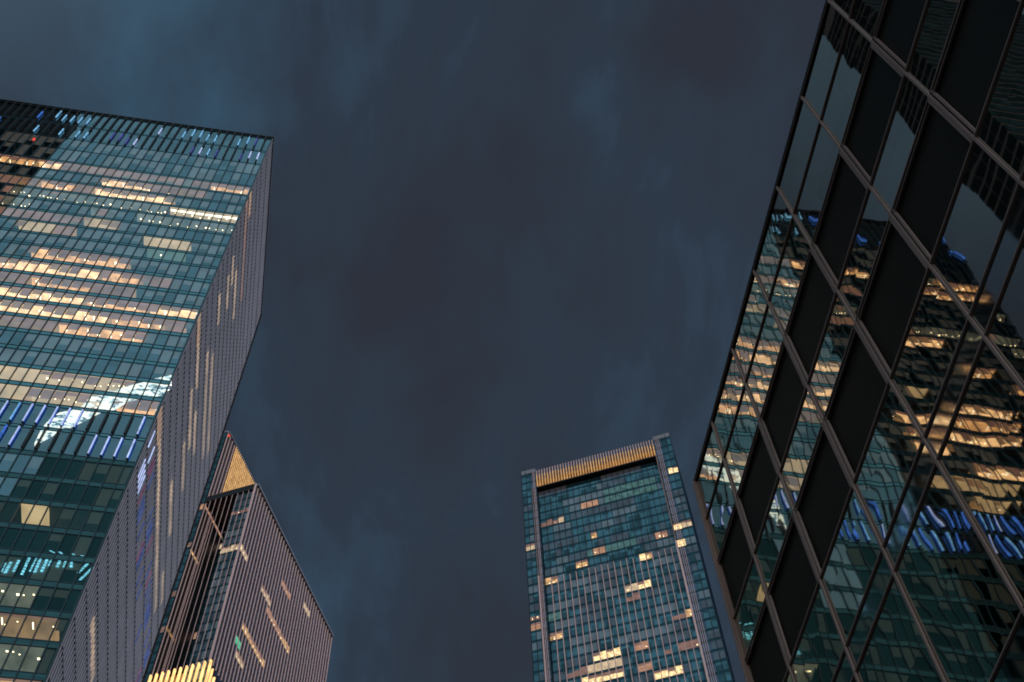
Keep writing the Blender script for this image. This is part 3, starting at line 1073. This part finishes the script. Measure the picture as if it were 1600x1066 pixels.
for z in rows_of(ZB - 4.5, zref):
    row = round((z - zref) / STO)
    for k in range(4):
        u0, u1 = SB * (1 - k / 4), SB * (1 - (k + 1) / 4)
        mt = lit_at(segBay, row, (u0 + u1) / 2) or rnd.choice(('blind_window_glass', 'grey_window_glass', 'grey_window_glass', 'tower_window_glass'))
        pB.append(([(u0 + .1, .4, z + .9), (u1 - .1, .4, z + .9), (u1 - .1, .4, z + STO - .1), (u0 + .1, .4, z + STO - .1)], mt))
    sb.poly([(SB, .43, z - .1), (-.3, .43, z - .1), (-.3, .43, z + .9), (SB, .43, z + .9)], 'tower_spandrel_glass')
for z in rows_of(ZP - 4, zref):
    row = round((z - zref) / STO)
    for k in range(4):
        u1, u0 = S0 - .1 - k * MOD, S0 - .1 - (k + 1) * MOD
        mt = lit_at(segP, row, S0 - .7 * MOD) if k < 2 else None
        pB.append(([(u0 + .1, 0, z + .8), (u1 - .1, 0, z + .8), (u1 - .1, 0, z + STO - .1), (u0 + .1, 0, z + STO - .1)], mt or 'tower_window_glass'))
    sb.poly([(S0 - 4 * MOD, .03, z - .1), (S0 - .1, .03, z - .1), (S0 - .1, .03, z + .8), (S0 - 4 * MOD, .03, z + .8)], 'tower_spandrel_glass')
    if z < ZB - 6:
        for k in range(5):
            v0, v1 = .2 + k * BACK / 5, .2 + (k + 1) * BACK / 5 - .2
            mt = lit_at(segS, row, (v0 + v1) / 2)
            sb.poly([(S0 + .02, v0, z + 2.6), (S0 + .02, v1, z + 2.6), (S0 + .02, v1, z + STO - .2), (S0 + .02, v0, z + STO - .2)], mt or 'black_frame')
sb.build('spandrel_band', BT)
emit_panes(pB, BT, wB)
bo = MB()
bo.box(S0 - 22, S0, .25, WS, 0, ZP - .5, 'black_frame')                       # pylon slab
bo.box(SB, -.31, .6, BACK + .2, 0, ZB - .8, 'black_frame')                       # glazed bay at the corner
bo.box(S0 + .01, -.3, BACK + .25, WS, 0, ZB - 1.5, 'black_frame')              # body behind the recess
bo.build('building_core', BT)
be = MB()
be.box(S0 + .05, 0, -.1, .5, ZB - 3.0, ZB - .2, 'black_frame')                  # beam over the recess
be.box(S0 + .05, .15, -.2, .55, ZB - .2, ZB + .05, 'bronze_trim')
be.box(S0 + .05, -.2, .6, BACK + .2, ZB - .7, ZB - .25, 'black_frame')           # roof over the recess
be.build('roof_beam', BT)
rc = MB()
rc.box(-.4, .75, .6, WS + .3, ZB - .1, ZB + .7, 'grey_cap')
rc.box(-.35, -.05, .3, WS, ZB - 5.5, ZB - .35, 'louvre_black')
rc.build('roof_cap', BT)
gp = MB()
g0, g1 = 5.2 * KB, 17.3 * KB
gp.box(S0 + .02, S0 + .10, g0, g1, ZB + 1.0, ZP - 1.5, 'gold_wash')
gp.build('gold_lit_panel', BT)
for k in range(17):
    v = g0 + (g1 - g0) * k / 16
    b = MB()
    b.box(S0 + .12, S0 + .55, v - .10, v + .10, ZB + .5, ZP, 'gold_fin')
    b.build('crown_fin', BT)
for k in range(4):
    v = .5 + (g0 - .8) * k / 3.5
    b = MB()
    b.box(S0 + .02, S0 + .4, v - .06, v + .06, 0, ZP - .5, 'pink_grey_fin')
    b.build('pylon_fin', BT)
pc = MB()
pc.box(S0 - 8, S0 + .2, -.2, .6, ZP - .8, ZP + .3, 'grey_cap')
pc.box(S0 - .1, S0 + .6, .6, g1 + .4, ZP + .01, ZP + .5, 'grey_cap')
pc.build('pylon_cap', BT)
rl = MB()
rl.box(S0 + .4, S0 + 1.0, .5, 1.0, ZP - 2.8, ZP - 1.9, 'red_lamp')
rl.box(S0 + .1, S0 + .4, .6, 1.1, ZP - 3.2, ZP - 2.0, 'black_frame')
rl.build('warning_lamp', BT)
for k in range(nc + 1):
    v = k * cws
    b = MB()
    b.box(.02, .34, v - .09, v + .09, ZMID if v < 8 else 0, ZB - .35, 'pink_grey_fin')
    b.build('vertical_fin', BT)
for k in range(1, nk):
    u = S0 + k * cwf
    b = MB()
    b.box(u - .06, u + .06, -.1, .12, ZMID, ZB - 3.02, 'pink_grey_fin')
    b.build('vertical_fin', BT)
b = MB()
b.box(-.26, .26, -.25, .3, ZMID, ZB - .25, 'pink_grey_fin')
b.build('edge_fin', BT)
for k in range(11):                     # lit fins of the lower crown
    u = S0 + .4 + k * (-S0 + .2) / 10
    b = MB()
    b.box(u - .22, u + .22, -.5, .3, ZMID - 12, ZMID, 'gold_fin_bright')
    b.build('lit_fin', BT)
for k in range(1, 5):
    b = MB()
    v = k * 1.9
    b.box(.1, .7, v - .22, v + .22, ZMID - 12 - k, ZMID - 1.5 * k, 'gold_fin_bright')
    b.build('lit_fin', BT)
b = MB()
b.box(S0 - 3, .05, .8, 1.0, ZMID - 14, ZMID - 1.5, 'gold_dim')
b.build('gold_lit_panel', BT)

# ================================================================== black glass facade at the right
XE = 6.0
ET = thing('black_glass_building', 'low building with black mirror glass, dark louvre bands and grey mullions reflecting the lit tower', 'building')
YE1 = 2.1006 * XE
ystep = 0.2555 * XE
ym = [0.6026 * XE + ystep * k for k in range(0, 6)]
k = 1
while 0.6026 * XE - ystep * k > -9:
    ym.insert(0, 0.6026 * XE - ystep * k)
    k += 1
YE0 = ym[0]
ybays = [(ym[i], ym[i + 1]) for i in range(len(ym) - 1)] + [(ym[-1], YE1)]
tz = [q * XE + Z0 for q in (3.156, 2.959, 2.762, 2.520, 2.362, 2.114, 1.901, 1.828, 1.43, 1.32, 0.9, 0.45)] + [0.3]
BANDS = ['g', 'g', 'b', 'g', 'b', 'g', 'f', 'g', 'f', 'g', 'g', 'g']
grid_n = 1
for bi, kind in enumerate(BANDS):
    z1, z0_ = tz[bi], tz[bi + 1]
    for (y0, y1) in ybays:
        b = MB()
        if kind == 'b':
            X0 = XE + .01
            b.poly([(X0 + .06, y0, z0_), (X0 + .06, y1, z0_), (X0 + .06, y1, z1), (X0 + .06, y0, z1)], 'louvre_black')
            nsl = int((z1 - z0_) / .045)
            for q in range(nsl):
                zz = z0_ + .03 + (z1 - z0_ - .06) * q / nsl
                b.hexa([(X0 + .042, y0, zz), (X0 + .055, y0, zz + .006), (X0 + .055, y1, zz + .006), (X0 + .042, y1, zz),
                        (X0 + .042, y0, zz + .02), (X0 + .055, y0, zz + .026), (X0 + .055, y1, zz + .026), (X0 + .042, y1, zz + .02)], 'louvre_black')
            b.build('louvre_panel', ET)
        else:
            b.poly([(XE + .02, y0, z0_), (XE + .02, y1, z0_), (XE + .02, y1, z1), (XE + .02, y0, z1)],
                   'black_facade_glass' if kind == 'g' else 'frosted_facade_glass')
            b.build('window', ET)
for i, y in enumerate(ym):
    b = MB()
    b.box(XE - .014, XE + .015, y - .017, y + .017, 0.3, tz[0], 'mullion_grey')
    b.box(XE + .015, XE + .16, y - .018, y + .018, tz[5], tz[0], 'black_frame')
    for bi in (2, 4):
        z1, z0_ = tz[bi] - .02, tz[bi + 1] + .02
        b.box(XE - .004, XE + .03, y + .026, y + .070, z0_, z1, 'mullion_grey')
        b.box(XE + .0, XE + .035, y - .075, y - .045, z0_, z1, 'mullion_grey')
    b.build('mullion', ET)
for bi, z in enumerate(tz[:-1]):
    b = MB()
    if bi == 0:
        b.box(XE - .02, XE + .5, YE0, YE1 + .03, z - .01, z + .05, 'black_frame')
        b.box(XE - .012, XE + .0, YE0, YE1, z - .03, z - .012, 'bronze_trim')
        b.build('roof_coping', ET)
        continue
    b.box(XE - .006, XE + .019, YE0, YE1 - .02, z - .009, z + .009, 'mullion_grey' if bi >= 3 else 'bronze_trim')
    if bi in (2, 4):           # double rail along the top of each louvre band
        b.box(XE - .0, XE + .03, YE0, YE1 - .02, z - .085, z - .068, 'bronze_trim')
        b.box(XE + .02, XE + .16, YE0, YE1 - .02, z - .066, z - .019, 'black_frame')
    if bi in (3, 5):
        b.box(XE + .02, XE + .16, YE0, YE1 - .02, z + .02, z + .05, 'black_frame')
    b.build('transom', ET)
b = MB()
b.box(XE - .03, XE + .16, YE1 - .02, YE1 + .05, 0, tz[0] - .03, 'bronze_trim')
b.box(XE - .05, XE - .032, YE1 + .0, YE1 + .04, 0, tz[0] - .03, 'mullion_grey')
b.build('corner_post', ET)
b = MB()
b.box(XE + .24, XE + 16, YE0, YE1, 0, tz[0] - .05, 'louvre_black')
b.box(XE + .5, XE + 16, YE0, YE1, tz[0] - .04, tz[0] + .02, 'concrete_dark')
b.build('building_core', ET)


# ================================================================== two dark towers outside the frame, met only in reflections
def plain_tower(name, label, x0, x1, y0, y1, h, lit, seed):
    rr = random.Random(seed)
    t_ = thing(name, label, 'tower')
    c_ = MB()
    c_.box(x0 + .1, x1 - .1, y0 + .1, y1 - .1, 0, h, 'interior_dark')
    c_.build('building_core', t_)
    z = 4.0
    while z < h - 4:
        w_ = MB()
        for (ax, a0, a1, fixed) in (('x', x0, x1, y1), ('x', x0, x1, y0), ('y', y0, y1, x1), ('y', y0, y1, x0)):
            n_ = int((a1 - a0) / 2.4)
            for q in range(n_):
                u0, u1 = a0 + (a1 - a0) * q / n_ + .08, a0 + (a1 - a0) * (q + 1) / n_ - .08
                mt = rr.choice(('pane_warm', 'pane_cream', 'pane_mauve')) if rr.random() < lit else 'far_black_glass'
                if ax == 'x':
                    w_.poly([(u0, fixed, z), (u1, fixed, z), (u1, fixed, z + 2.9), (u0, fixed, z + 2.9)], mt)
                else:
                    w_.poly([(fixed, u0, z), (fixed, u1, z), (fixed, u1, z + 2.9), (fixed, u0, z + 2.9)], mt)
        w_.build('ribbon_window', t_)
        z += 4.0
    p_ = MB()
    p_.box(x0 - .3, x1 + .3, y0 - .3, y1 + .3, h, h + 1.2, 'black_frame')
    p_.build('parapet', t_)
    return t_


plain_tower('dark_tower', 'dark tower beyond the left edge, mirrored as a slanting edge in the black facade', -126, -83, 52, 65, 300, 0.0, 3)
